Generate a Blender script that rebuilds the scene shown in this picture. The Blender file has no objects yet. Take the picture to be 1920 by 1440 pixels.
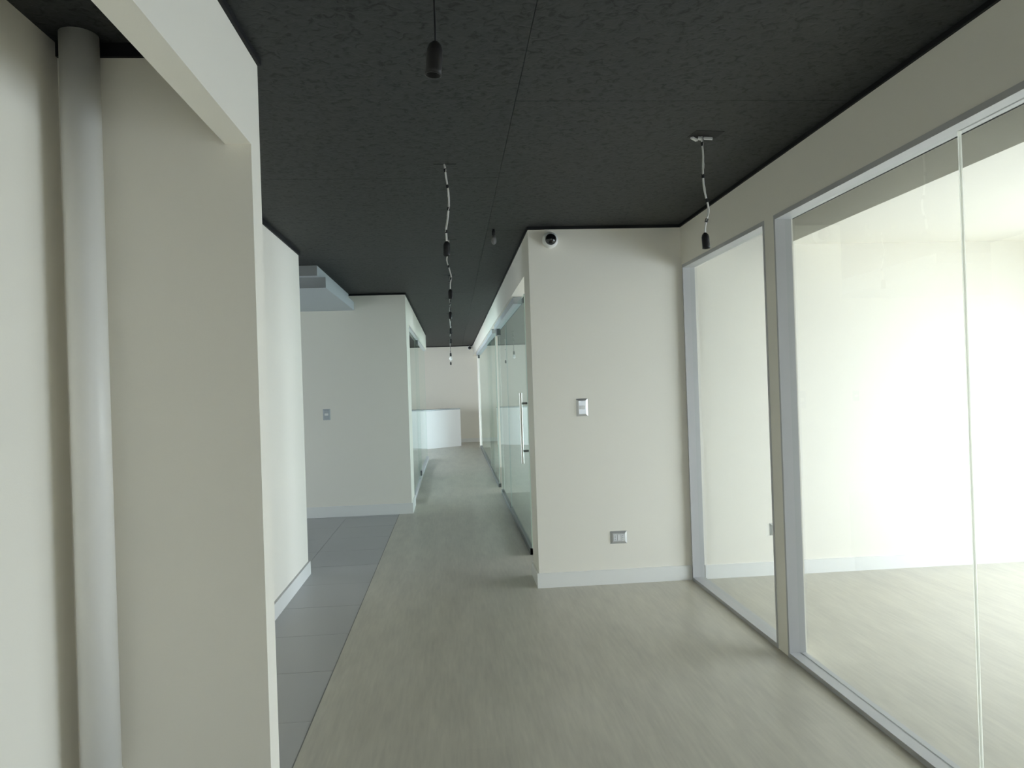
import bpy, bmesh, math, random
from mathutils import Vector, Matrix

random.seed(4)
S = bpy.context.scene
COL = S.collection

# ---------------------------------------------------------------- camera
CAM_H, F_PX = 1.4545, 1390.0
YAW, PITCH, ROLL = 0.0805, 0.0035, 0.0332
cd = bpy.data.cameras.new('camera')
cam = bpy.data.objects.new('camera', cd)
COL.objects.link(cam)
S.camera = cam
cd.sensor_fit = 'HORIZONTAL'
cd.sensor_width = 36.0
cd.lens = 36.0 * F_PX / 1920.0
cd.clip_start = 0.05
cd.clip_end = 200
cam.matrix_world = (Matrix.Translation((0, 0, CAM_H)) @ Matrix.Rotation(-YAW, 4, 'Z')
                    @ Matrix.Rotation(math.pi / 2 + PITCH, 4, 'X') @ Matrix.Rotation(-ROLL, 4, 'Z'))

# ---------------------------------------------------------------- sky, windows' daylight, exposure
w = bpy.data.worlds.new('overcast_sky')
S.world = w
w.use_nodes = True
nt = w.node_tree
nt.nodes.clear()
wo = nt.nodes.new('ShaderNodeOutputWorld')
bg = nt.nodes.new('ShaderNodeBackground')
tc = nt.nodes.new('ShaderNodeTexCoord')
sx = nt.nodes.new('ShaderNodeSeparateXYZ')
mr = nt.nodes.new('ShaderNodeMapRange')          # height of the view direction, -1 ... 1  ->  0 ... 1
mr.inputs[1].default_value = -1.0
mr.inputs[2].default_value = 1.0
rp = nt.nodes.new('ShaderNodeValToRGB')
nt.links.new(tc.outputs['Generated'], sx.inputs[0])
nt.links.new(sx.outputs['Z'], mr.inputs[0])
nt.links.new(mr.outputs[0], rp.inputs[0])
nt.links.new(rp.outputs[0], bg.inputs[0])
SKY_TINT = (0.865, 0.965, 1.07)
e = rp.color_ramp.elements                        # overcast sky: three times as bright overhead as at the horizon, dull ground below
for p_, v_ in ((0.0, 0.28), (0.495, 0.28), (0.505, 0.38), (1.0, 1.0)):
    k_ = e[0] if p_ == 0.0 else (e[1] if p_ == 1.0 else e.new(p_))
    k_.position = p_
    k_.color = (*[v_ * c for c in SKY_TINT], 1)
SKY = 18.0
bg.inputs[1].default_value = SKY
nt.links.new(bg.outputs[0], wo.inputs[0])

S.view_settings.view_transform = 'Standard'
S.view_settings.look = 'None'
S.view_settings.gamma = 1.0
S.view_settings.use_curve_mapping = False
S.view_settings.exposure = 0.0
S.cycles.use_denoising = True
S.cycles.max_bounces = 20
S.cycles.diffuse_bounces = 10
S.cycles.glossy_bounces = 6
S.cycles.transmission_bounces = 8
S.cycles.transparent_max_bounces = 24
S.cycles.caustics_reflective = False
S.cycles.caustics_refractive = False


def portal(name, loc, sy, sz, facing):
    """A sampling portal in a window opening (gives no light of its own)."""
    d = bpy.data.lights.new(name, 'AREA')
    d.shape = 'RECTANGLE'
    d.size, d.size_y = sy, sz
    d.cycles.is_portal = True
    o = bpy.data.objects.new(name, d)
    COL.objects.link(o)
    o.location = loc
    o.rotation_euler = Vector(facing).to_track_quat('-Z', 'Y').to_euler()
    return o


# ---------------------------------------------------------------- materials
def new_mat(name):
    m = bpy.data.materials.new(name)
    m.use_nodes = True
    n = m.node_tree
    b = n.nodes['Principled BSDF']
    return m, n, b


def paint(name, col, rough=0.6, spec=0.3, bump=0.02, scale=220.0, metal=0.0, var=0.0):
    m, n, b = new_mat(name)
    b.inputs['Base Color'].default_value = (*col, 1)
    b.inputs['Roughness'].default_value = rough
    b.inputs['Specular IOR Level'].default_value = spec
    b.inputs['Metallic'].default_value = metal
    t = n.nodes.new('ShaderNodeTexCoord')
    no = n.nodes.new('ShaderNodeTexNoise')
    no.inputs['Scale'].default_value = scale
    no.inputs['Detail'].default_value = 3
    n.links.new(t.outputs['Object'], no.inputs['Vector'])
    if var:
        mx = n.nodes.new('ShaderNodeMix')
        mx.data_type = 'RGBA'
        mx.inputs[6].default_value = (*[c * (1 - var) for c in col], 1)
        mx.inputs[7].default_value = (*[min(1, c * (1 + var)) for c in col], 1)
        no2 = n.nodes.new('ShaderNodeTexNoise')
        no2.inputs['Scale'].default_value = 1.3
        n.links.new(t.outputs['Object'], no2.inputs['Vector'])
        n.links.new(no2.outputs['Fac'], mx.inputs[0])
        n.links.new(mx.outputs[2], b.inputs['Base Color'])
    if bump:
        bp = n.nodes.new('ShaderNodeBump')
        bp.inputs['Strength'].default_value = bump * 5
        bp.inputs['Distance'].default_value = 0.002
        n.links.new(no.outputs['Fac'], bp.inputs['Height'])
        n.links.new(bp.outputs[0], b.inputs['Normal'])
    return m


M = {}
M['wall'] = paint('white_wall_paint', (0.85, 0.82, 0.735), 0.55, 0.25, 0.02, 160, var=0.015)
M['skirting'] = paint('white_gloss_paint', (0.80, 0.80, 0.77), 0.35, 0.4, 0.0)
M['soffit'] = paint('shade_toned_grey_paint', (0.47, 0.50, 0.52), 0.6, 0.2, 0.01)  # the soffit's dim underside is put into this darker, bluish base colour
M['black_trim'] = paint('black_trim_paint', (0.012, 0.012, 0.013), 0.6, 0.2, 0.02)
M['alu'] = paint('anodised_aluminium', (0.50, 0.50, 0.50), 0.45, 0.4, 0.01, 90, metal=0.12)
M['alu_dark'] = paint('satin_steel_dark', (0.16, 0.17, 0.17), 0.35, 0.5, 0.0, metal=0.7)
M['steel'] = paint('brushed_steel', (0.50, 0.49, 0.45), 0.3, 0.5, 0.0, metal=0.9)
M['pipe'] = paint('pipe_paint', (0.88, 0.87, 0.83), 0.4, 0.4, 0.015, 60)
M['black_plastic'] = paint('black_bakelite', (0.010, 0.010, 0.011), 0.45, 0.4, 0.0)
M['near_plastic'] = paint('dark_brown_bakelite', (0.010, 0.009, 0.008), 0.5, 0.4, 0.0)
M['white_cord'] = paint('white_cable_sheath', (0.72, 0.71, 0.68), 0.5, 0.3, 0.0)
M['white_plastic'] = paint('white_plastic', (0.82, 0.82, 0.80), 0.35, 0.45, 0.0)
M['chrome_plastic'] = paint('satin_chrome_plastic', (0.62, 0.63, 0.63), 0.28, 0.5, 0.0, metal=0.6)
M['module'] = paint('pale_grey_module', (0.70, 0.71, 0.71), 0.35, 0.45, 0.0)
M['dome'] = paint('smoked_acrylic_dome', (0.006, 0.006, 0.007), 0.06, 0.7, 0.0)
m_, n_, b_ = new_mat('clear_silicone_joint')       # milky joint: daylight from the room glows through it
t_ = n_.nodes.new('ShaderNodeBsdfTransparent')
t_.inputs[0].default_value = (0.97, 0.97, 0.92, 1)
x_ = n_.nodes.new('ShaderNodeMixShader')
tl_ = n_.nodes.new('ShaderNodeBsdfTranslucent')
tl_.inputs[0].default_value = (0.98, 0.98, 0.94, 1)
x_.inputs[0].default_value = 0.55
n_.links.new(t_.outputs[0], x_.inputs[1])
n_.links.new(tl_.outputs[0], x_.inputs[2])
n_.links.new(x_.outputs[0], n_.nodes['Material Output'].inputs[0])
M['silicone'] = m_
M['grout'] = paint('dark_grout', (0.13, 0.13, 0.13), 0.9, 0.1, 0.0)
M['counter'] = paint('white_counter_laminate', (0.90, 0.91, 0.90), 0.4, 0.4, 0.0)
M['counter_top'] = paint('grey_counter_top', (0.45, 0.50, 0.52), 0.25, 0.5, 0.0)


def make_board():
    """Oriented strand board painted near black: flakes show as relief and a few darker chips."""
    m, n, b = new_mat('black_painted_strand_board')
    t = n.nodes.new('ShaderNodeTexCoord')
    mp = n.nodes.new('ShaderNodeMapping')
    n.links.new(t.outputs['Object'], mp.inputs[0])
    vo = n.nodes.new('ShaderNodeTexVoronoi')
    vo.inputs['Scale'].default_value = 22
    nz = n.nodes.new('ShaderNodeTexNoise')
    nz.inputs['Scale'].default_value = 9
    nz.inputs['Detail'].default_value = 6
    nz.inputs['Roughness'].default_value = 0.7
    nz.inputs['Distortion'].default_value = 1.2
    n.links.new(mp.outputs[0], nz.inputs['Vector'])
    n.links.new(nz.outputs['Color'], vo.inputs['Vector'])
    fl = n.nodes.new('ShaderNodeTexNoise')
    fl.inputs['Scale'].default_value = 30
    fl.inputs['Detail'].default_value = 4
    fl.inputs['Distortion'].default_value = 1.1
    n.links.new(mp.outputs[0], fl.inputs['Vector'])
    r = n.nodes.new('ShaderNodeValToRGB')
    r.color_ramp.elements[0].position = 0.33
    r.color_ramp.elements[0].color = (0.012, 0.013, 0.012, 1)
    r.color_ramp.elements[1].position = 0.46
    r.color_ramp.elements[1].color = (0.032, 0.034, 0.033, 1)
    x = r.color_ramp.elements.new(0.75)
    x.color = (0.042, 0.044, 0.043, 1)
    n.links.new(fl.outputs['Fac'], r.inputs[0])
    n.links.new(r.outputs[0], b.inputs['Base Color'])
    b.inputs['Roughness'].default_value = 0.6
    b.inputs['Specular IOR Level'].default_value = 0.25
    bp = n.nodes.new('ShaderNodeBump')
    bp.inputs['Strength'].default_value = 0.55
    bp.inputs['Distance'].default_value = 0.004
    n.links.new(fl.outputs['Fac'], bp.inputs['Height'])
    n.links.new(bp.outputs[0], b.inputs['Normal'])
    return m


M['board'] = make_board()


def make_vinyl():
    """Beige-grey wood-look floor: streaks along the corridor."""
    m, n, b = new_mat('beige_grey_wood_look_vinyl')
    t = n.nodes.new('ShaderNodeTexCoord')
    mp = n.nodes.new('ShaderNodeMapping')
    mp.inputs['Scale'].default_value = (9, 1.7, 1)
    n.links.new(t.outputs['Object'], mp.inputs[0])
    a = n.nodes.new('ShaderNodeTexNoise')
    a.inputs['Scale'].default_value = 1.0
    a.inputs['Detail'].default_value = 5
    a.inputs['Roughness'].default_value = 0.6
    n.links.new(mp.outputs[0], a.inputs['Vector'])
    mp2 = n.nodes.new('ShaderNodeMapping')
    mp2.inputs['Scale'].default_value = (60, 5, 1)
    n.links.new(t.outputs['Object'], mp2.inputs[0])
    c = n.nodes.new('ShaderNodeTexNoise')
    c.inputs['Scale'].default_value = 1.0
    c.inputs['Detail'].default_value = 4
    n.links.new(mp2.outputs[0], c.inputs['Vector'])
    br = n.nodes.new('ShaderNodeTexBrick')       # faint tone change from board to board
    br.inputs['Scale'].default_value = 1.0
    br.inputs['Mortar Size'].default_value = 0.0
    br.inputs['Brick Width'].default_value = 1.2
    br.inputs['Row Height'].default_value = 0.18
    br.inputs['Color1'].default_value = (0.42, 0.42, 0.42, 1)
    br.inputs['Color2'].default_value = (0.58, 0.58, 0.58, 1)
    mp3 = n.nodes.new('ShaderNodeMapping')
    mp3.inputs['Rotation'].default_value = (0, 0, math.pi / 2)
    n.links.new(t.outputs['Object'], mp3.inputs[0])
    n.links.new(mp3.outputs[0], br.inputs['Vector'])
    add = n.nodes.new('ShaderNodeMath')
    add.operation = 'MULTIPLY_ADD'
    add.inputs[1].default_value = 0.45
    n.links.new(c.outputs['Fac'], add.inputs[0])
    s1 = n.nodes.new('ShaderNodeMath')
    s1.operation = 'MULTIPLY'
    s1.inputs[1].default_value = 0.62
    n.links.new(a.outputs['Fac'], s1.inputs[0])
    n.links.new(s1.outputs[0], add.inputs[2])
    ad2 = n.nodes.new('ShaderNodeMath')
    ad2.operation = 'MULTIPLY_ADD'
    ad2.inputs[1].default_value = 0.35
    n.links.new(br.outputs['Color'], ad2.inputs[0])
    n.links.new(add.outputs[0], ad2.inputs[2])
    r = n.nodes.new('ShaderNodeValToRGB')
    r.color_ramp.elements[0].position = 0.50
    r.color_ramp.elements[0].color = (0.435, 0.41, 0.35, 1)
    r.color_ramp.elements[1].position = 0.92
    r.color_ramp.elements[1].color = (0.58, 0.55, 0.46, 1)
    n.links.new(ad2.outputs[0], r.inputs[0])
    n.links.new(r.outputs[0], b.inputs['Base Color'])
    b.inputs['Roughness'].default_value = 0.34
    b.inputs['Specular IOR Level'].default_value = 0.5
    bp = n.nodes.new('ShaderNodeBump')
    bp.inputs['Strength'].default_value = 0.12
    bp.inputs['Distance'].default_value = 0.002
    n.links.new(c.outputs['Fac'], bp.inputs['Height'])
    n.links.new(bp.outputs[0], b.inputs['Normal'])
    return m


M['vinyl'] = make_vinyl()
M['tile'] = paint('grey_porcelain', (0.41, 0.41, 0.41), 0.36, 0.4, 0.01, 40, var=0.05)


def make_glass(name, tint, refl=1.55):
    """Flat architectural pane: tinted see-through plus a mirror share by Fresnel on the outward faces."""
    m = bpy.data.materials.new(name)
    m.use_nodes = True
    n = m.node_tree
    n.nodes.clear()
    out = n.nodes.new('ShaderNodeOutputMaterial')
    mix = n.nodes.new('ShaderNodeMixShader')
    tr = n.nodes.new('ShaderNodeBsdfTransparent')
    tr.inputs[0].default_value = (*tint, 1)
    gl = n.nodes.new('ShaderNodeBsdfGlossy')
    gl.inputs['Roughness'].default_value = 0.0
    gl.inputs[0].default_value = (0.95, 1.0, 0.98, 1)
    fr = n.nodes.new('ShaderNodeFresnel')
    fr.inputs[0].default_value = refl
    ge = n.nodes.new('ShaderNodeNewGeometry')
    iv = n.nodes.new('ShaderNodeMath')
    iv.operation = 'SUBTRACT'
    iv.inputs[0].default_value = 1.0
    n.links.new(ge.outputs['Backfacing'], iv.inputs[1])
    mu = n.nodes.new('ShaderNodeMath')
    mu.operation = 'MULTIPLY'
    n.links.new(fr.outputs[0], mu.inputs[0])
    n.links.new(iv.outputs[0], mu.inputs[1])
    n.links.new(mu.outputs[0], mix.inputs[0])
    n.links.new(tr.outputs[0], mix.inputs[1])
    n.links.new(gl.outputs[0], mix.inputs[2])
    n.links.new(mix.outputs[0], out.inputs[0])
    return m


M['glass'] = make_glass('clear_glass', (0.972, 0.984, 0.978))
M['glass_green'] = make_glass('greenish_glass', (0.89, 0.955, 0.945))
M['window_glass'] = make_glass('window_glass', (0.98, 0.98, 0.98), 1.4)
M['glass_edge'] = paint('glass_edge_green', (0.62, 0.74, 0.68), 0.2, 0.5, 0.0)


# ---------------------------------------------------------------- helpers
def link(name, bm, mat, parent=None, smooth=False, bevel=0.0):
    me = bpy.data.meshes.new(name)
    if smooth:
        for f in bm.faces:
            f.smooth = True
    bm.normal_update()
    bm.to_mesh(me)
    bm.free()
    o = bpy.data.objects.new(name, me)
    if isinstance(mat, (list, tuple)):
        for x in mat:
            me.materials.append(x)
    else:
        me.materials.append(mat)
    COL.objects.link(o)
    if parent is not None:
        o.parent = parent
    return o


def box(bm, x0, x1, y0, y1, z0, z1, mi=0):
    v = [bm.verts.new(p) for p in ((x0, y0, z0), (x1, y0, z0), (x1, y1, z0), (x0, y1, z0),
                                   (x0, y0, z1), (x1, y0, z1), (x1, y1, z1), (x0, y1, z1))]
    fs = []
    for q in ((3, 2, 1, 0), (4, 5, 6, 7), (0, 1, 5, 4), (1, 2, 6, 5), (2, 3, 7, 6), (3, 0, 4, 7)):
        f = bm.faces.new([v[i] for i in q])
        f.material_index = mi
        fs.append(f)
    return fs


def B(name, dims, mat, parent=None, bevel=0.0):
    bm = bmesh.new()
    dd = dims if isinstance(dims[0], (list, tuple)) else [dims]
    for d in dd:
        box(bm, *d)
    if bevel:
        bmesh.ops.bevel(bm, geom=list(bm.edges), offset=bevel, segments=2, affect='EDGES', profile=0.5)
    return link(name, bm, mat, parent)


def lathe(bm, prof, loc=(0, 0, 0), axis='Z', seg=28, cap=True):
    rings = []
    rot = {'Z': Matrix.Identity(3), '-Y': Matrix.Rotation(math.pi / 2, 3, 'X')}[axis]
    for r, h in prof:
        ring = []
        for i in range(seg):
            a = 2 * math.pi * i / seg
            p = rot @ Vector((r * math.cos(a), r * math.sin(a), h))
            ring.append(bm.verts.new(p + Vector(loc)))
        rings.append(ring)
    for a, b in zip(rings, rings[1:]):
        for i in range(seg):
            j = (i + 1) % seg
            bm.faces.new((a[i], a[j], b[j], b[i]))
    if cap:
        bm.faces.new(list(reversed(rings[0])))
        bm.faces.new(rings[-1])
    bmesh.ops.recalc_face_normals(bm, faces=bm.faces)


def tube(bm, pts, r, seg=10):
    pts = [Vector(p) for p in pts]
    rings = []
    for i, p in enumerate(pts):
        d = (pts[min(i + 1, len(pts) - 1)] - pts[max(i - 1, 0)]).normalized()
        up = Vector((0, 1, 0)) if abs(d.y) < 0.9 else Vector((1, 0, 0))
        u = d.cross(up).normalized()
        v = d.cross(u).normalized()
        rings.append([bm.verts.new(p + r * (math.cos(2 * math.pi * k / seg) * u + math.sin(2 * math.pi * k / seg) * v))
                      for k in range(seg)])
    for a, b in zip(rings, rings[1:]):
        for i in range(seg):
            j = (i + 1) % seg
            bm.faces.new((a[i], a[j], b[j], b[i]))
    bm.faces.new(rings[0])
    bm.faces.new(list(reversed(rings[-1])))
    bmesh.ops.recalc_face_normals(bm, faces=bm.faces)


def empty(name, loc=(0, 0, 0)):
    o = bpy.data.objects.new(name, None)
    o.empty_display_size = 0.1
    COL.objects.link(o)
    o.location = loc
    return o


def tag(o, label=None, cat=None, group=None, kind=None):
    if label:
        o['label'] = label
    if cat:
        o['category'] = cat
    if group:
        o['group'] = group
    if kind:
        o['kind'] = kind
    return o


def ST(o, label, cat):
    return tag(o, label, cat, kind='structure')


# ---------------------------------------------------------------- dimensions (metres; corridor runs along +Y)
H = 2.60
TOP = 2.58            # wall tops; a black strip fills the rest
XR, YC, XC = 1.702, 5.314, 0.579
XG = 0.644            # glass line on the corridor's right
XT = -0.67            # where boards meet tiles
YB = 20.0
XW = 5.00             # outside wall with the windows
XLOB = -4.2

# ---------------------------------------------------------------- floor
floor = B('floor', [(XT + 0.004, XW + 0.2, -3.2, 8.80, -0.03, 0.0), (XLOB, XW + 0.2, 8.80, YB + 0.2, -0.03, 0.0)], M['vinyl'])
ST(floor, 'beige grey wood-look floor running down the corridor and under the glazed rooms', 'floor')
B('subfloor', (XLOB, XW + 0.2, -3.2, YB + 0.2, -0.10, -0.031), M['grout'], floor)
TY0, TP, G = 3.36, 0.592, 0.0015
tile_mesh = {}


def tile_at(x0, x1, y0, y1):
    bm = bmesh.new()
    box(bm, x0 + G, x1 - G, y0 + G, y1 - G, -0.028, 0.0 - random.uniform(0, 0.0006))
    return link('tile', bm, M['tile'], floor)


for r in range(-6, 10):
    y0 = TY0 + r * TP
    y1 = min(y0 + TP, 8.80)
    if y0 > 8.75:
        continue
    for c in range(6):
        x1 = XT - c * 0.6
        x0 = x1 - 0.6
        if y1 < 5.5 and c > 0:
            continue
        tile_at(x0, x1, y0, y1)
B('edge_strip', (XT - 0.0015, XT + 0.004, -3.2, 8.80, -0.028, 0.0004), paint('floor_edge_grey', (0.22, 0.22, 0.21), 0.6, 0.3, 0.0), floor)

# ---------------------------------------------------------------- ceiling of black boards
ceil = B('ceiling', (XLOB, XW + 0.2, -3.2, YB + 0.2, H + 0.014, H + 0.10), M['black_trim'])
ST(ceil, 'black painted strand board ceiling over the whole corridor', 'ceiling')
xs = [0.29 + 1.22 * k for k in range(-4, 3)]
for i, x0 in enumerate(xs):
    off = 2.96 if ((i // 2) % 2 == 0) else 4.04
    k0 = int((-3.2 - off) // 2.44)
    y = off + k0 * 2.44
    while y < YB + 0.2:
        a, b_ = max(y, -3.2), min(y + 2.44, YB + 0.2)
        gl_ = 0.0010 if (i % 2 == 0) else 0.0003      # tight joints are hard to see from below
        gr_ = 0.0003 if (i % 2 == 0) else 0.0010
        g = 0.0016
        bm = bmesh.new()
        box(bm, x0 + gl_, x0 + 1.22 - gr_, a + g, b_ - g, H + random.uniform(0, 0.0003), H + 0.014)
        link('ceiling_panel', bm, M['board'], ceil)
        y += 2.44

# ---------------------------------------------------------------- right glazed partition (near room)
hd = B('wall_right', [(XR, XR + 0.10, -3.2, YC, 2.302, TOP),
                      (XR, XR + 0.10, 3.745, 3.866, 0.0, 2.302),
                      (XR, XR + 0.10, -3.2, -1.2, 0.0, 2.302)], M['wall'])
ST(hd, 'white wall above and between the large glazed openings beside the corridor', 'wall')


def glazed_frame(name, y0, y1, joint, label):
    root = empty(name, (XR, (y0 + y1) / 2, 0))
    ST(root, label, 'window')

    def part(n, d, mat):
        o = B(n, (d[0] - XR, d[1] - XR, d[2] - (y0 + y1) / 2, d[3] - (y0 + y1) / 2, d[4], d[5]), mat, root, 0.0)
        return o
    xa, xb, xg = XR - 0.003, XR + 0.085, XR + 0.050
    fw = 0.024
    part('window_head', (xa, xb, y0, y1, 2.302 - fw, 2.302), M['alu'])
    part('window_sill', (xa, xb, y0, y1, 0.0, fw), M['alu'])
    part('window_jamb', (xa, xb, y1 - fw * .7, y1, fw, 2.302 - fw), M['alu'])
    part('window_jamb', (xa, xb, y0, y0 + fw * .7, fw, 2.302 - fw), M['alu'])
    js = [y0 + fw * .7] + list(joint) + [y1 - fw * .7]
    for a, b_ in zip(js, js[1:]):
        part('glass_pane', (xg, xg + 0.010, a + 0.002, b_ - 0.002, fw, 2.302 - fw), M['glass'])
    for j in joint:
        part('joint_strip', (xg - 0.0005, xg + 0.0105, j - 0.0025, j + 0.0025, fw, 2.302 - fw), M['silicone'])
    return root


glazed_frame('window_1', 3.866, 5.290, (), 'narrow fixed glass pane in grey aluminium frame next to the wall with the dome camera')
glazed_frame('window_2', -1.2, 3.745, (2.40,), 'wide glass partition in grey aluminium frame with a vertical glass joint')

# ---------------------------------------------------------------- cross wall carrying switch, socket and dome camera; continues as the near room's end wall
cw = B('wall_center', [(XC, XW, YC, YC + 0.16, 0.0, TOP), (XC, XC + 0.10, YC + 0.16, 5.69, 0.0, TOP)], M['wall'])
ST(cw, 'white wall end facing down the corridor with switch and socket on it', 'wall')
bb = B('baseboard_center', [(XC - 0.014, XR - 0.004, YC - 0.014, YC, 0.0, 0.105), (XC - 0.014, XC, YC, 5.70, 0.0, 0.105)], M['skirting'])
ST(bb, 'white skirting board at the foot of the white wall end with the socket', 'baseboard')
bb = B('baseboard_room', (XR + 0.10, XW, YC - 0.014, YC, 0.0, 0.100), M['skirting'])
ST(bb, 'white skirting board along the end wall of the bright room behind glass', 'baseboard')

# near room: dropped white ceiling with vertical edge
dc = B('ceiling_room', (2.50, XW, -3.2, YC, 2.44, H), M['wall'])
ST(dc, 'lowered white ceiling of the bright room behind the glass partition', 'ceiling')

# ---------------------------------------------------------------- outside wall with windows
WZ0, WZ1 = 0.10, 1.85
WINS = [(1.2, 4.75), (5.7, 8.5), (8.7, 10.0), (10.4, 12.5), (12.9, 17.8), (18.4, 19.5)]
WLAB = ['the bright near room', 'the first room behind the handled glass door', 'the far corner of the first room',
        'the middle room behind the corridor glass', 'the long far room behind the corridor glass', 'the reception beside the counter']
parts = [(XW, XW + 0.18, -3.2, YB + 0.2, 0.0, WZ0), (XW, XW + 0.18, -3.2, YB + 0.2, WZ1, H)]
ys = [-3.2] + [v for p in WINS for v in p] + [YB + 0.2]
for a, b_ in zip(ys[0::2], ys[1::2]):
    parts.append((XW, XW + 0.18, a, b_, WZ0, WZ1))
ww = B('wall_outside', parts, M['wall'])
ST(ww, 'white outside wall with tall windows that light the rooms', 'wall')
for k, (a, b_) in enumerate(WINS):
    root = empty('window_%d' % (k + 3), (XW, a, 0))
    ST(root, 'tall daylight window lighting ' + WLAB[k], 'window')
    n = max(1, round((b_ - a) / 1.3))
    fr = [(0.05, 0.10, 0, b_ - a, WZ0, WZ0 + 0.05), (0.05, 0.10, 0, b_ - a, WZ1 - 0.05, WZ1)]
    for i in range(n + 1):
        c = (b_ - a - 0.05) * i / n
        fr.append((0.05, 0.10, c, c + 0.05, WZ0, WZ1))
    B('window_frame', fr, M['alu'], root)
    for i in range(n):
        c0 = (b_ - a - 0.05) * i / n + 0.05
        c1 = (b_ - a - 0.05) * (i + 1) / n
        B('glass_pane', (0.072, 0.078, c0, c1, WZ0 + 0.05, WZ1 - 0.05), M['window_glass'], root)
    portal('window_light_portal', (XW + 0.02, (a + b_) / 2, (WZ0 + WZ1) / 2), b_ - a, WZ1 - WZ0, (-1, 0, 0))

# ---------------------------------------------------------------- left foreground wall with niche
X1, X1B, Y1, YN, ZH = -0.629, -0.712, 2.592, 2.478, 2.275
XN = -1.226
wl = B('wall_left', [(X1B, X1, -3.2, YN, ZH, TOP),
                     (X1B, X1, YN, Y1, 0.0, TOP),
                     (XN, X1B, YN, Y1, 0.0, 2.555)], M['wall'])
ST(wl, 'near white wall with a tall open niche that holds the pipe', 'wall')
wn = B('wall_niche', (XN - 0.10, XN, -3.2, Y1, 0.0, H), M['wall'])
ST(wn, 'white back wall of the niche behind the vertical pipe', 'wall')

# second left wall
X2, Y2 = -1.200, 6.085
w2 = B('wall_left_2', (X2 - 0.14, X2, Y1, Y2, 0.0, TOP - 0.012), M['wall'])
ST(w2, 'bright white wall with skirting, set back behind the niche wall', 'wall')
bb = B('baseboard_left', (X2, X2 + 0.016, Y1, Y2 + 0.014, 0.0, 0.104), M['skirting'])
ST(bb, 'white skirting board along the bright set-back wall by the grey tiles', 'baseboard')
B('shadow_line', (X2, X2 + 0.0165, Y1, Y2, 0.104, 0.107), M['alu'], bb)  # solid grey strip standing in for the shadow line above the skirting

# ---------------------------------------------------------------- far left block, glass screen, lobby
XB, YL = -0.520, 8.813
wf = B('wall_lobby', [(XLOB, XB, YL, YL + 0.14, 0.0, TOP),
                      (XB - 0.10, XB, YL + 0.14, 9.45, 0.0, TOP),
                      (XB - 0.10, XB, 9.45, 15.6, 2.285, TOP)], M['wall'])
ST(wf, 'grey-white wall facing the camera beyond the lobby opening, with glass screen header', 'wall')
bb = B('baseboard_lobby', [(XLOB, XB + 0.015, YL - 0.015, YL, 0.0, 0.125), (XB, XB + 0.015, YL, 9.45, 0.0, 0.125)], M['skirting'])
ST(bb, 'skirting board at the foot of the lobby wall, wrapping its corner', 'baseboard')
lr = B('wall_lobby_rear', (XLOB - 0.1, X2 - 0.14, 2.40, Y1, 0.0, H), M['wall'])
ST(lr, 'white wall closing the lobby behind the niche, out of sight', 'wall')
LW0, LW1 = 9.3, 16.5  # long unseen left window, added to brighten the far corridor
LV0, LV1 = 6.2, 6.9
lw = B('wall_lobby_side', [(XLOB - 0.1, XLOB, 2.4, LV0, 0.0, H), (XLOB - 0.1, XLOB, LV1, LW0, 0.0, H),
                           (XLOB - 0.1, XLOB, LV0, LV1, 0.0, WZ0), (XLOB - 0.1, XLOB, LV0, LV1, WZ1, H), (XLOB - 0.1, XLOB, LW1, YB + 0.2, 0.0, H),
                           (XLOB - 0.1, XLOB, LW0, LW1, 0.0, WZ0), (XLOB - 0.1, XLOB, LW0, LW1, WZ1, H)], M['wall'])
B('glass_pane', (XLOB - 0.06, XLOB - 0.05, LW0, LW1, WZ0, WZ1), M['window_glass'], lw)
portal('window_light_portal', (XLOB - 0.02, (LV0 + LV1) / 2, (WZ0 + WZ1) / 2), LV1 - LV0, WZ1 - WZ0, (1, 0, 0))
B('glass_pane', (XLOB - 0.06, XLOB - 0.05, LV0, LV1, WZ0, WZ1), M['window_glass'], lw)
portal('window_light_portal', (XLOB - 0.02, (LW0 + LW1) / 2, (WZ0 + WZ1) / 2), LW1 - LW0, WZ1 - WZ0, (1, 0, 0))
ST(lw, 'white side wall closing the lobby, with a long added window, hidden behind the bright set-back wall', 'wall')

sf = empty('ceiling_soffit', (-1.117, 6.86, 2.41))
ST(sf, 'stepped ceiling soffit with shade in its grey colour, hanging over the lobby opening', 'soffit')
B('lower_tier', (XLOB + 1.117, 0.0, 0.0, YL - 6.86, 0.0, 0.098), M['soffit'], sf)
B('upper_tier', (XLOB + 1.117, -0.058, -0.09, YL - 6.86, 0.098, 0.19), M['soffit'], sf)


def glass_leaf(name, x, y0, y1, z0, z1, label, cat, mat='glass_green', th=0.010, edges=(True, True)):
    root = empty(name, (x, y0, 0))
    ST(root, label, cat)
    B('glass_pane', (-th / 2, th / 2, 0.004, y1 - y0 - 0.004, z0, z1), M[mat], root)
    for k, yy in enumerate((0.0, y1 - y0 - 0.003)):
        if edges[k]:
            B('glass_edge', (-th / 2, th / 2, yy, yy + 0.003, z0, z1), M['glass_edge'], root)
    return root


def rail(parent, L, z0, z1, mat, n='floor_rail', hw=0.02, y0=0.0):
    return B(n, (-hw, hw, y0, y0 + L, z0, z1), M[mat], parent, 0.002)


def patch(parent, y, z0, z1, L=0.16, hw=0.018, lab=None):
    o = B('patch_fitting', (-hw, hw, y, y + L, z0, z1), M['alu_dark'], parent, 0.002)
    return o


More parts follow.
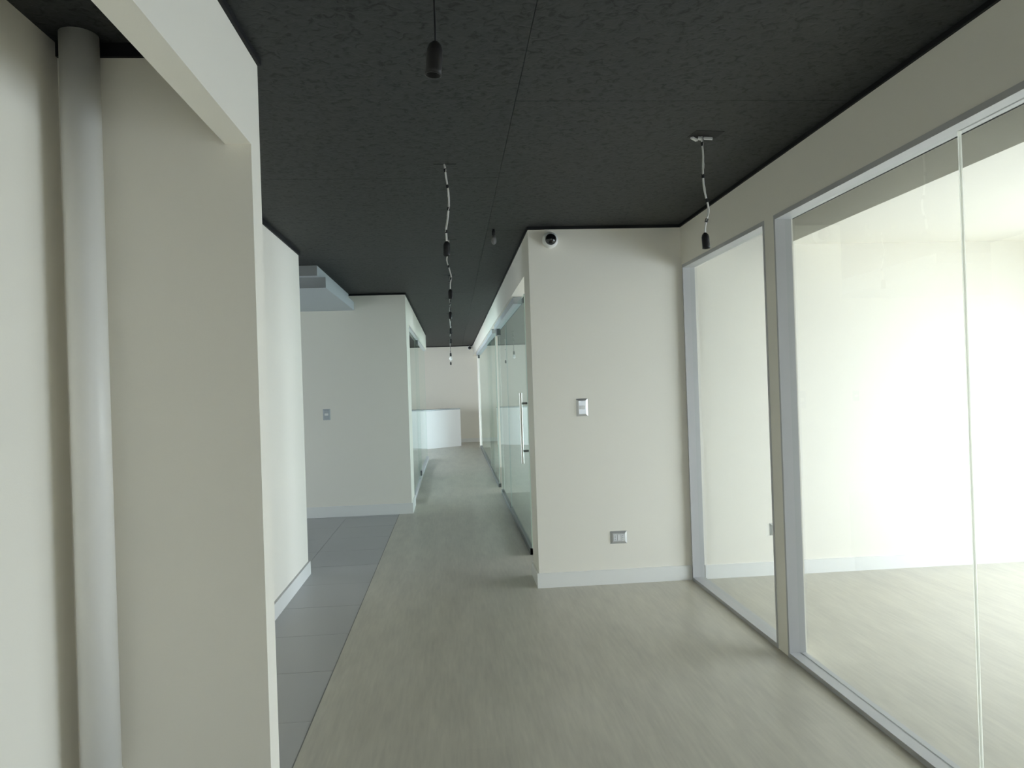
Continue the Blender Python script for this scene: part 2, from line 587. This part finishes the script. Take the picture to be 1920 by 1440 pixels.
# left glass screen
XGL = XB - 0.030
g = glass_leaf('window_8', XGL, 9.50, 12.40, 0.06, 2.26, 'tinted glass leaf just past the lobby wall corner, with black corner fittings', 'window')
rail(g, 2.15, 0.0, 0.065, 'alu')
rail(g, 2.15, 2.255, 2.285, 'alu', 'head_rail')
patch(g, 2.55, 0.065, 0.145)
patch(g, 2.55, 2.18, 2.256)
patch(g, 0.0, 0.065, 0.12, 0.10)
g = glass_leaf('window_9', XGL - 0.014, 11.70, 15.55, 0.06, 2.26, 'further clear glass leaf ending the screen near the white counter', 'window', 'glass')
rail(g, 3.84, 0.0, 0.065, 'alu', hw=0.03)
rail(g, 3.84, 2.255, 2.285, 'alu', 'head_rail', hw=0.03)

# ---------------------------------------------------------------- right corridor screen
rh = B('wall_right_2', (XC, XC + 0.12, 5.69, YB, 2.302, TOP), M['wall'])
ST(rh, 'white header band over the glass doors along the far corridor', 'wall')
d = glass_leaf('door_1', XG, 6.36, 8.58, 0.05, 2.25, 'glass door with a long steel pull handle next to the white wall end', 'door')
rail(d, 2.22, 0.0, 0.055, 'alu_dark')
rail(d, 1.60, 2.235, 2.300, 'soffit', 'door_track', 0.045, 0.62)
patch(d, 0.0, 0.0, 0.058, 0.10, 0.022)
bm = bmesh.new()
tube(bm, [(-0.048, 0.13, 0.775), (-0.048, 0.13, 1.395)], 0.0125, 14)
hnd = link('pull_handle', bm, M['steel'], d, smooth=False)
hnd['label'] = 'long brushed steel pull bar'
bm = bmesh.new()
tube(bm, [(0.048, 0.13, 0.775), (0.048, 0.13, 1.395)], 0.0125, 14)
link('pull_handle', bm, M['steel'], d)
for z in (0.885, 1.303):
    bm = bmesh.new()
    tube(bm, [(-0.048, 0.13, z), (0.048, 0.13, z)], 0.0095, 12)
    link('handle_standoff', bm, M['alu_dark'], hnd)
d = glass_leaf('window_10', XG, 8.60, 10.12, 0.05, 2.25, 'fixed glass panel following the handled glass door, up to the first partition post', 'window')
rail(d, 1.52, 0.0, 0.055, 'alu_dark')
rail(d, 1.52, 2.235, 2.300, 'soffit', 'door_track', 0.045)
patch(d, 1.36, 0.0, 0.06, 0.16, 0.022)
patch(d, 1.30, 2.15, 2.24, 0.22, 0.026)
d = glass_leaf('door_2', XG, 10.75, 13.10, 0.05, 2.25, 'glass panel midway down the corridor beyond the open gap', 'door')
rail(d, 1.43, 0.0, 0.055, 'alu_dark')
rail(d, 1.43, 2.235, 2.300, 'soffit', 'door_track', 0.045)
d = glass_leaf('window_11', XG + 0.014, 12.20, 17.95, 0.05, 2.25, 'long glass panel at the far end of the corridor', 'window')
rail(d, 5.75, 0.0, 0.055, 'alu_dark', hw=0.03)
rail(d, 5.75, 2.235, 2.300, 'soffit', 'door_track', 0.05)
patch(d, 5.45, 0.0, 0.06, 0.16, 0.022)
patch(d, 5.40, 2.16, 2.24, 0.2, 0.026)
dv = B('wall_divider', (XG + 0.03, XW, 10.14, 10.26, 0.0, H), M['wall'])
ST(dv, 'white room divider behind the corridor glass, nearer one', 'wall')
dv = B('wall_divider_2', (XG + 0.06, XW, 13.40, 13.52, 0.0, H), M['wall'])
ST(dv, 'white room divider behind the corridor glass, further one', 'wall')
dv = B('wall_divider_3', (XG - 0.02, XW, 17.98, 18.10, 0.0, H), M['wall'])
ST(dv, 'white wall end closing the corridor glass near the reception', 'wall')

# ---------------------------------------------------------------- end of corridor
bw = B('wall_back', (XLOB, XW, YB, YB + 0.15, 0.0, TOP), M['wall'])
ST(bw, 'white wall closing the far end of the corridor', 'wall')
bb = B('baseboard_back', (XLOB, XW, YB - 0.015, YB, 0.0, 0.10), M['skirting'])
ST(bb, 'white skirting board at the far end wall behind the counter', 'baseboard')
RX0, RX1 = 1.12, 1.65  # unseen rear window, added and sized to light the niche and pipe
wr = B('wall_rear', [(XN - 0.1, RX0, -3.35, -3.2, 0.0, H), (RX1, XW + 0.18, -3.35, -3.2, 0.0, H),
                     (RX0, RX1, -3.35, -3.2, 1.95, H), (RX0, RX1, -3.35, -3.2, 0.0, 0.1)], M['wall'])
B('glass_pane', (RX0, RX1, -3.29, -3.28, 0.1, 1.95), M['window_glass'], wr)
portal('window_light_portal', ((RX0 + RX1) / 2, -3.22, 1.025), RX1 - RX0, 1.85, (0, 1, 0))
ST(wr, 'white wall behind the viewpoint with an added narrow window', 'wall')

ct = empty('reception_counter', (0.18, 18.785, 0))
tag(ct, 'white low counter standing at the far end of the corridor', 'counter')
ct.rotation_euler = (0, 0, math.radians(35.6))
B('counter_body', (-3.0, 0.0, 0.0, 0.55, 0.0, 0.925), M['counter'], ct)
B('counter_top', (-3.0, 0.0, 0.0, 0.57, 0.925, 0.95), M['counter_top'], ct)

# ---------------------------------------------------------------- black strips where walls meet the ceiling
TR = [('near niche wall', (X1B - 0.012, X1 + 0.012, -3.2, Y1, TOP, H)),
      ('niche end wall', (XN, X1B, YN - 0.012, Y1, 2.555, H)),
      ('bright set-back wall', (X2 - 0.14, X2 + 0.012, Y1, Y2 + 0.01, TOP - 0.012, H)),
      ('lobby wall', (XLOB, XB + 0.010, YL - 0.016, YL + 0.14, TOP, H)),
      ('glass screen header', (XB - 0.10, XB + 0.010, YL + 0.14, 15.6, TOP, H)),
      ('large glass partition', (XR - 0.012, XR + 0.10, -3.2, YC - 0.016, TOP, H)),
      ('white wall end with the camera', (XC - 0.008, XW, YC - 0.016, 5.69, TOP, H)),
      ('header over the glass doors', (XC - 0.008, XC + 0.12, 5.69, YB, TOP, H)),
      ('far end wall', (XLOB, XC - 0.01, YB - 0.02, YB + 0.15, TOP, H))]
for i, (lab, dd) in enumerate(TR):
    o = B('trim_%d' % (i + 1), dd, M['black_trim'])
    ST(o, 'black strip between the ceiling and the ' + lab, 'trim')

# ---------------------------------------------------------------- pipe in the niche
pp = empty('vertical_pipe', (-1.130, 2.418, 0))
tag(pp, 'fat white vertical drain pipe standing in the niche from floor to ceiling', 'pipe')
bm = bmesh.new()
lathe(bm, [(0.0565, 0.26), (0.0565, H)], seg=48)
link('pipe', bm, M['pipe'], pp, smooth=True)
bm = bmesh.new()
lathe(bm, [(0.0605, 0.0), (0.0605, 0.285), (0.0585, 0.295), (0.0565, 0.297)], seg=48)
link('pipe_coupling', bm, M['pipe'], pp, smooth=True)

# ---------------------------------------------------------------- wall plates
def plate(bm, x, z, w_, h_, d_, y=0.0, inset=0.012):
    """Bevelled cover plate on a wall that faces -Y, centred on x, z."""
    o = [(x - w_ / 2, y, z - h_ / 2), (x + w_ / 2, y, z - h_ / 2), (x + w_ / 2, y, z + h_ / 2), (x - w_ / 2, y, z + h_ / 2)]
    i = [(x - w_ / 2 + inset, y - d_, z - h_ / 2 + inset), (x + w_ / 2 - inset, y - d_, z - h_ / 2 + inset),
         (x + w_ / 2 - inset, y - d_, z + h_ / 2 - inset), (x - w_ / 2 + inset, y - d_, z + h_ / 2 - inset)]
    vo = [bm.verts.new(p) for p in o]
    vi = [bm.verts.new(p) for p in i]
    bm.faces.new(vi)
    for k in range(4):
        j = (k + 1) % 4
        bm.faces.new((vo[k], vo[j], vi[j], vi[k]))
    bm.faces.new(list(reversed(vo)))
    bmesh.ops.recalc_face_normals(bm, faces=bm.faces)


def light_switch(loc, label, mat='chrome_plastic'):
    r = empty('light_switch', loc)
    tag(r, label, 'switch')
    bm = bmesh.new()
    plate(bm, 0, 0, 0.084, 0.128, 0.012, inset=0.016)
    link('cover_plate', bm, M[mat], r)
    for dz in (0.029, -0.029):
        bm = bmesh.new()
        box(bm, -0.021, 0.021, -0.0135, -0.011, dz - 0.0125, dz + 0.0125)
        link('blank_module', bm, M[mat], r)
    B('rocker', (-0.021, 0.021, -0.0165, -0.011, -0.0125, 0.0125), M['white_plastic'], r, 0.002)
    return r


def outlet(loc, label, mat='module'):
    r = empty('power_outlet', loc)
    tag(r, label, 'outlet')
    bm = bmesh.new()
    plate(bm, 0, 0, 0.124, 0.092, 0.012, inset=0.016)
    link('cover_plate', bm, M['chrome_plastic'], r)
    for k, dx in enumerate((-0.028, 0.0, 0.028)):
        s = B('socket_module', (dx - 0.0125, dx + 0.0125, -0.015, -0.011, -0.022, 0.022), M[mat], r, 0.0015)
        if k != 1:
            bm = bmesh.new()
            for dz in (-0.012, 0.0, 0.012):
                box(bm, dx - 0.0022, dx + 0.0022, -0.0154, -0.0146, dz - 0.0022, dz + 0.0022)
            link('pin_hole', bm, M['black_plastic'], s)
    return r


light_switch((0.932, YC, 1.287), 'satin chrome light switch on the white wall end facing the corridor')
outlet((1.168, YC, 0.335), 'satin chrome socket plate low on the white wall end')
outlet((2.363, YC, 0.338), 'socket plate low on the room end wall, half hidden behind the frame post')
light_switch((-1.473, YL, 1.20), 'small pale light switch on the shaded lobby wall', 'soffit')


# ---------------------------------------------------------------- dome cameras
def dome_camera(loc, s, label):
    r = empty('dome_camera', loc)
    tag(r, label, 'security camera')
    bm = bmesh.new()
    lathe(bm, [(0.057 * s, 0.0), (0.058 * s, 0.012 * s), (0.056 * s, 0.028 * s), (0.050 * s, 0.042 * s), (0.042 * s, 0.048 * s)], axis='-Y', seg=40)
    link('housing', bm, M['white_plastic'], r, smooth=True)
    bm = bmesh.new()
    R_ = 0.041 * s
    prof = [(R_ * math.cos(t), 0.047 * s + R_ * 0.95 * math.sin(t)) for t in [math.radians(a) for a in range(0, 88, 8)]] + [(0.001, 0.047 * s + R_ * 0.95)]
    lathe(bm, prof, axis='-Y', seg=40)
    dm = link('dome', bm, M['dome'], r, smooth=True)
    return r


dome_camera((0.738, YC, 2.500), 1.0, 'white dome security camera high on the white wall end')
dome_camera((0.500, YB, 2.532), 1.0, 'tiny white dome camera high on the far end wall')


# ---------------------------------------------------------------- hanging lamp holders
def lamp(loc, zbot, label, group, near=False, kinks=(), wraps=(), bulb=False, tilt=0.0, cord_mat=None, scale=1.0):
    """loc: point on the ceiling; zbot: height of the holder's mouth."""
    r = empty('lamp_holder', (loc[0], loc[1], H))
    tag(r, label, 'lamp holder', group)
    L = H - zbot
    hs = 0.074 * scale
    ztop = -(L - hs)
    # cord
    pts = [(0, 0, 0.0)]
    n = 24
    for i in range(1, n + 1):
        t = i / n
        x = 0.0
        for (c, amp, wd) in kinks:
            x += amp * math.exp(-((t - c) / wd) ** 2)
        f = min(1, (1 - t) * 8)
        pts.append((x * f, 0, ztop * t))
    bm = bmesh.new()
    tube(bm, pts, 0.0024 if near else 0.0048, 8)
    cord = link('cord', bm, M[cord_mat or ('black_plastic' if near else 'white_cord')], r, smooth=True)
    if not near:
        bm = bmesh.new()
        tube(bm, [(p[0] + 0.004 * math.sin(i * 1.1), p[1] - 0.0035 + 0.003 * math.cos(i * 1.1), p[2]) for i, p in enumerate(pts)], 0.0019, 6)
        link('second_wire', bm, M['white_cord'], cord, smooth=True)
    for t in wraps:
        i = min(n - 1, max(1, int(t * n)))
        p, q = Vector(pts[i]), Vector(pts[i + 1])
        dd = (q - p).normalized()
        bm = bmesh.new()
        tube(bm, [p - dd * 0.009, p + dd * 0.009], 0.0074, 8)
        link('tape_wrap', bm, M['black_plastic'], r)
    # slot in the boards where the cord comes out
    B('ceiling_slot', (-0.055, 0.06, -0.004, 0.004, -0.0016, 0.0), M['black_trim'], r)
    R_ = 0.0180 * scale
    bm = bmesh.new()
    lathe(bm, [(R_ * 0.80, -hs + 0.02), (R_ * 0.86, -hs), (R_ * 1.03, -hs), (R_ * 1.0, -hs * 0.86), (R_, -hs * 0.45), (R_ * 0.98, -hs * 0.28), (R_ * 0.80, -hs * 0.12),
               (R_ * 0.45, -hs * 0.03), (R_ * 0.28, 0.0)], seg=28)
    h = link('socket', bm, M['near_plastic' if near else 'black_plastic'], r, smooth=True)
    h.location = (0, 0, ztop)
    h.rotation_euler = (0, tilt, 0)
    if bulb:
        bm = bmesh.new()
        lathe(bm, [(0.012, 0.0), (0.016, -0.015), (0.030, -0.045), (0.030, -0.06), (0.020, -0.08), (0.004, -0.087)], seg=20)
        o = link('bulb', bm, M['white_plastic'], r, smooth=True)
        o.location = (0, 0, ztop - hs + 0.004)
    return r


G_ = 'bare lamp holders hanging in a line down the corridor'
lamp((-0.012, 1.62), 2.138, 'nearest hanging lamp holder, dark on a thin black cord', G_, near=True, tilt=0.10)
lamp((-0.004, 3.79), 2.132, 'second lamp holder in the corridor line, on white cord with black tape', G_,
     kinks=((0.45, 0.018, 0.3), (0.85, -0.004, 0.08)), wraps=(0.10, 0.30, 0.62, 0.90), tilt=0.03)
lamp((0.010, 5.72), 2.146, 'third lamp holder along the corridor, its white cord just below the second holder', G_,
     kinks=((0.4, -0.02, 0.15), (0.75, 0.01, 0.1)), wraps=(0.12, 0.55, 0.8))
lamp((0.006, 7.50), 2.158, 'fourth lamp holder along the corridor, level with the lobby wall', G_, kinks=((0.5, 0.01, 0.2),), wraps=(0.2, 0.5, 0.8), cord_mat='black_plastic')
lamp((0.003, 9.40), 2.146, 'fifth lamp holder along the corridor, past the lobby wall corner', G_, kinks=((0.6, -0.01, 0.2),), wraps=(0.3, 0.7))
lamp((0.000, 11.30), 2.144, 'sixth lamp holder along the corridor, the last seen against the black ceiling', G_, kinks=((0.5, 0.012, 0.2),), wraps=(0.3, 0.7), cord_mat='black_plastic')
lamp((-0.010, 15.2), 2.113, 'seventh lamp holder, with a small white bulb, seen against the end wall', G_, wraps=(0.4,), bulb=True, cord_mat='black_plastic')
lamp((-0.016, 17.7), 2.018, 'farthest and lowest lamp holder, seen against the end wall', G_, wraps=(0.5,))

# side lamp holder with its open ceiling box
s = lamp((1.205, 3.39), 2.072, 'lamp holder on kinked white cord beside the large glass partition', 'side lamp holder',
         kinks=((0.75, 0.02, 0.15), (0.2, 0.004, 0.1)), wraps=(0.12, 0.42, 0.70, 0.88), tilt=-0.06)
bm = bmesh.new()
box(bm, -0.062, 0.078, -0.075, 0.020, -0.0015, 0.0)
bmesh.ops.rotate(bm, verts=bm.verts, cent=(0, 0, 0), matrix=Matrix.Rotation(0.12, 3, 'Z'))
link('ceiling_cutout', bm, M['black_trim'], s)
for (x, y, a, ln) in ((-0.030, 0.012, 0.5, 0.036), (0.034, 0.004, -0.5, 0.040), (-0.006, 0.004, 1.3, 0.026)):
    bm = bmesh.new()
    box(bm, -ln / 2, ln / 2, -0.008, 0.008, -0.012, -0.004)
    bmesh.ops.rotate(bm, verts=bm.verts, cent=(0, 0, 0), matrix=Matrix.Rotation(a, 3, 'Z'))
    bmesh.ops.rotate(bm, verts=bm.verts, cent=(0, 0, 0), matrix=Matrix.Rotation(0.25, 3, 'Y'))
    bmesh.ops.translate(bm, verts=bm.verts, vec=(x, y, -0.002))
    link('mounting_clip', bm, M['module'], s)

# small pale fitting near the wall end
f = empty('ceiling_fitting', (0.335, 5.37, H))
tag(f, 'small ceiling fitting with a pale oval bulb near the dome camera', 'light fitting')
bm = bmesh.new()
lathe(bm, [(0.012, -0.045), (0.014, -0.02), (0.010, 0.0)], seg=16)
link('stem', bm, M['black_plastic'], f, smooth=True)
bm = bmesh.new()
lathe(bm, [(0.003, -0.112), (0.014, -0.105), (0.020, -0.088), (0.019, -0.068), (0.013, -0.044)], seg=20)
link('bulb', bm, paint('frosted_grey_bulb', (0.16, 0.16, 0.155), 0.4, 0.4, 0.0), f, smooth=True)
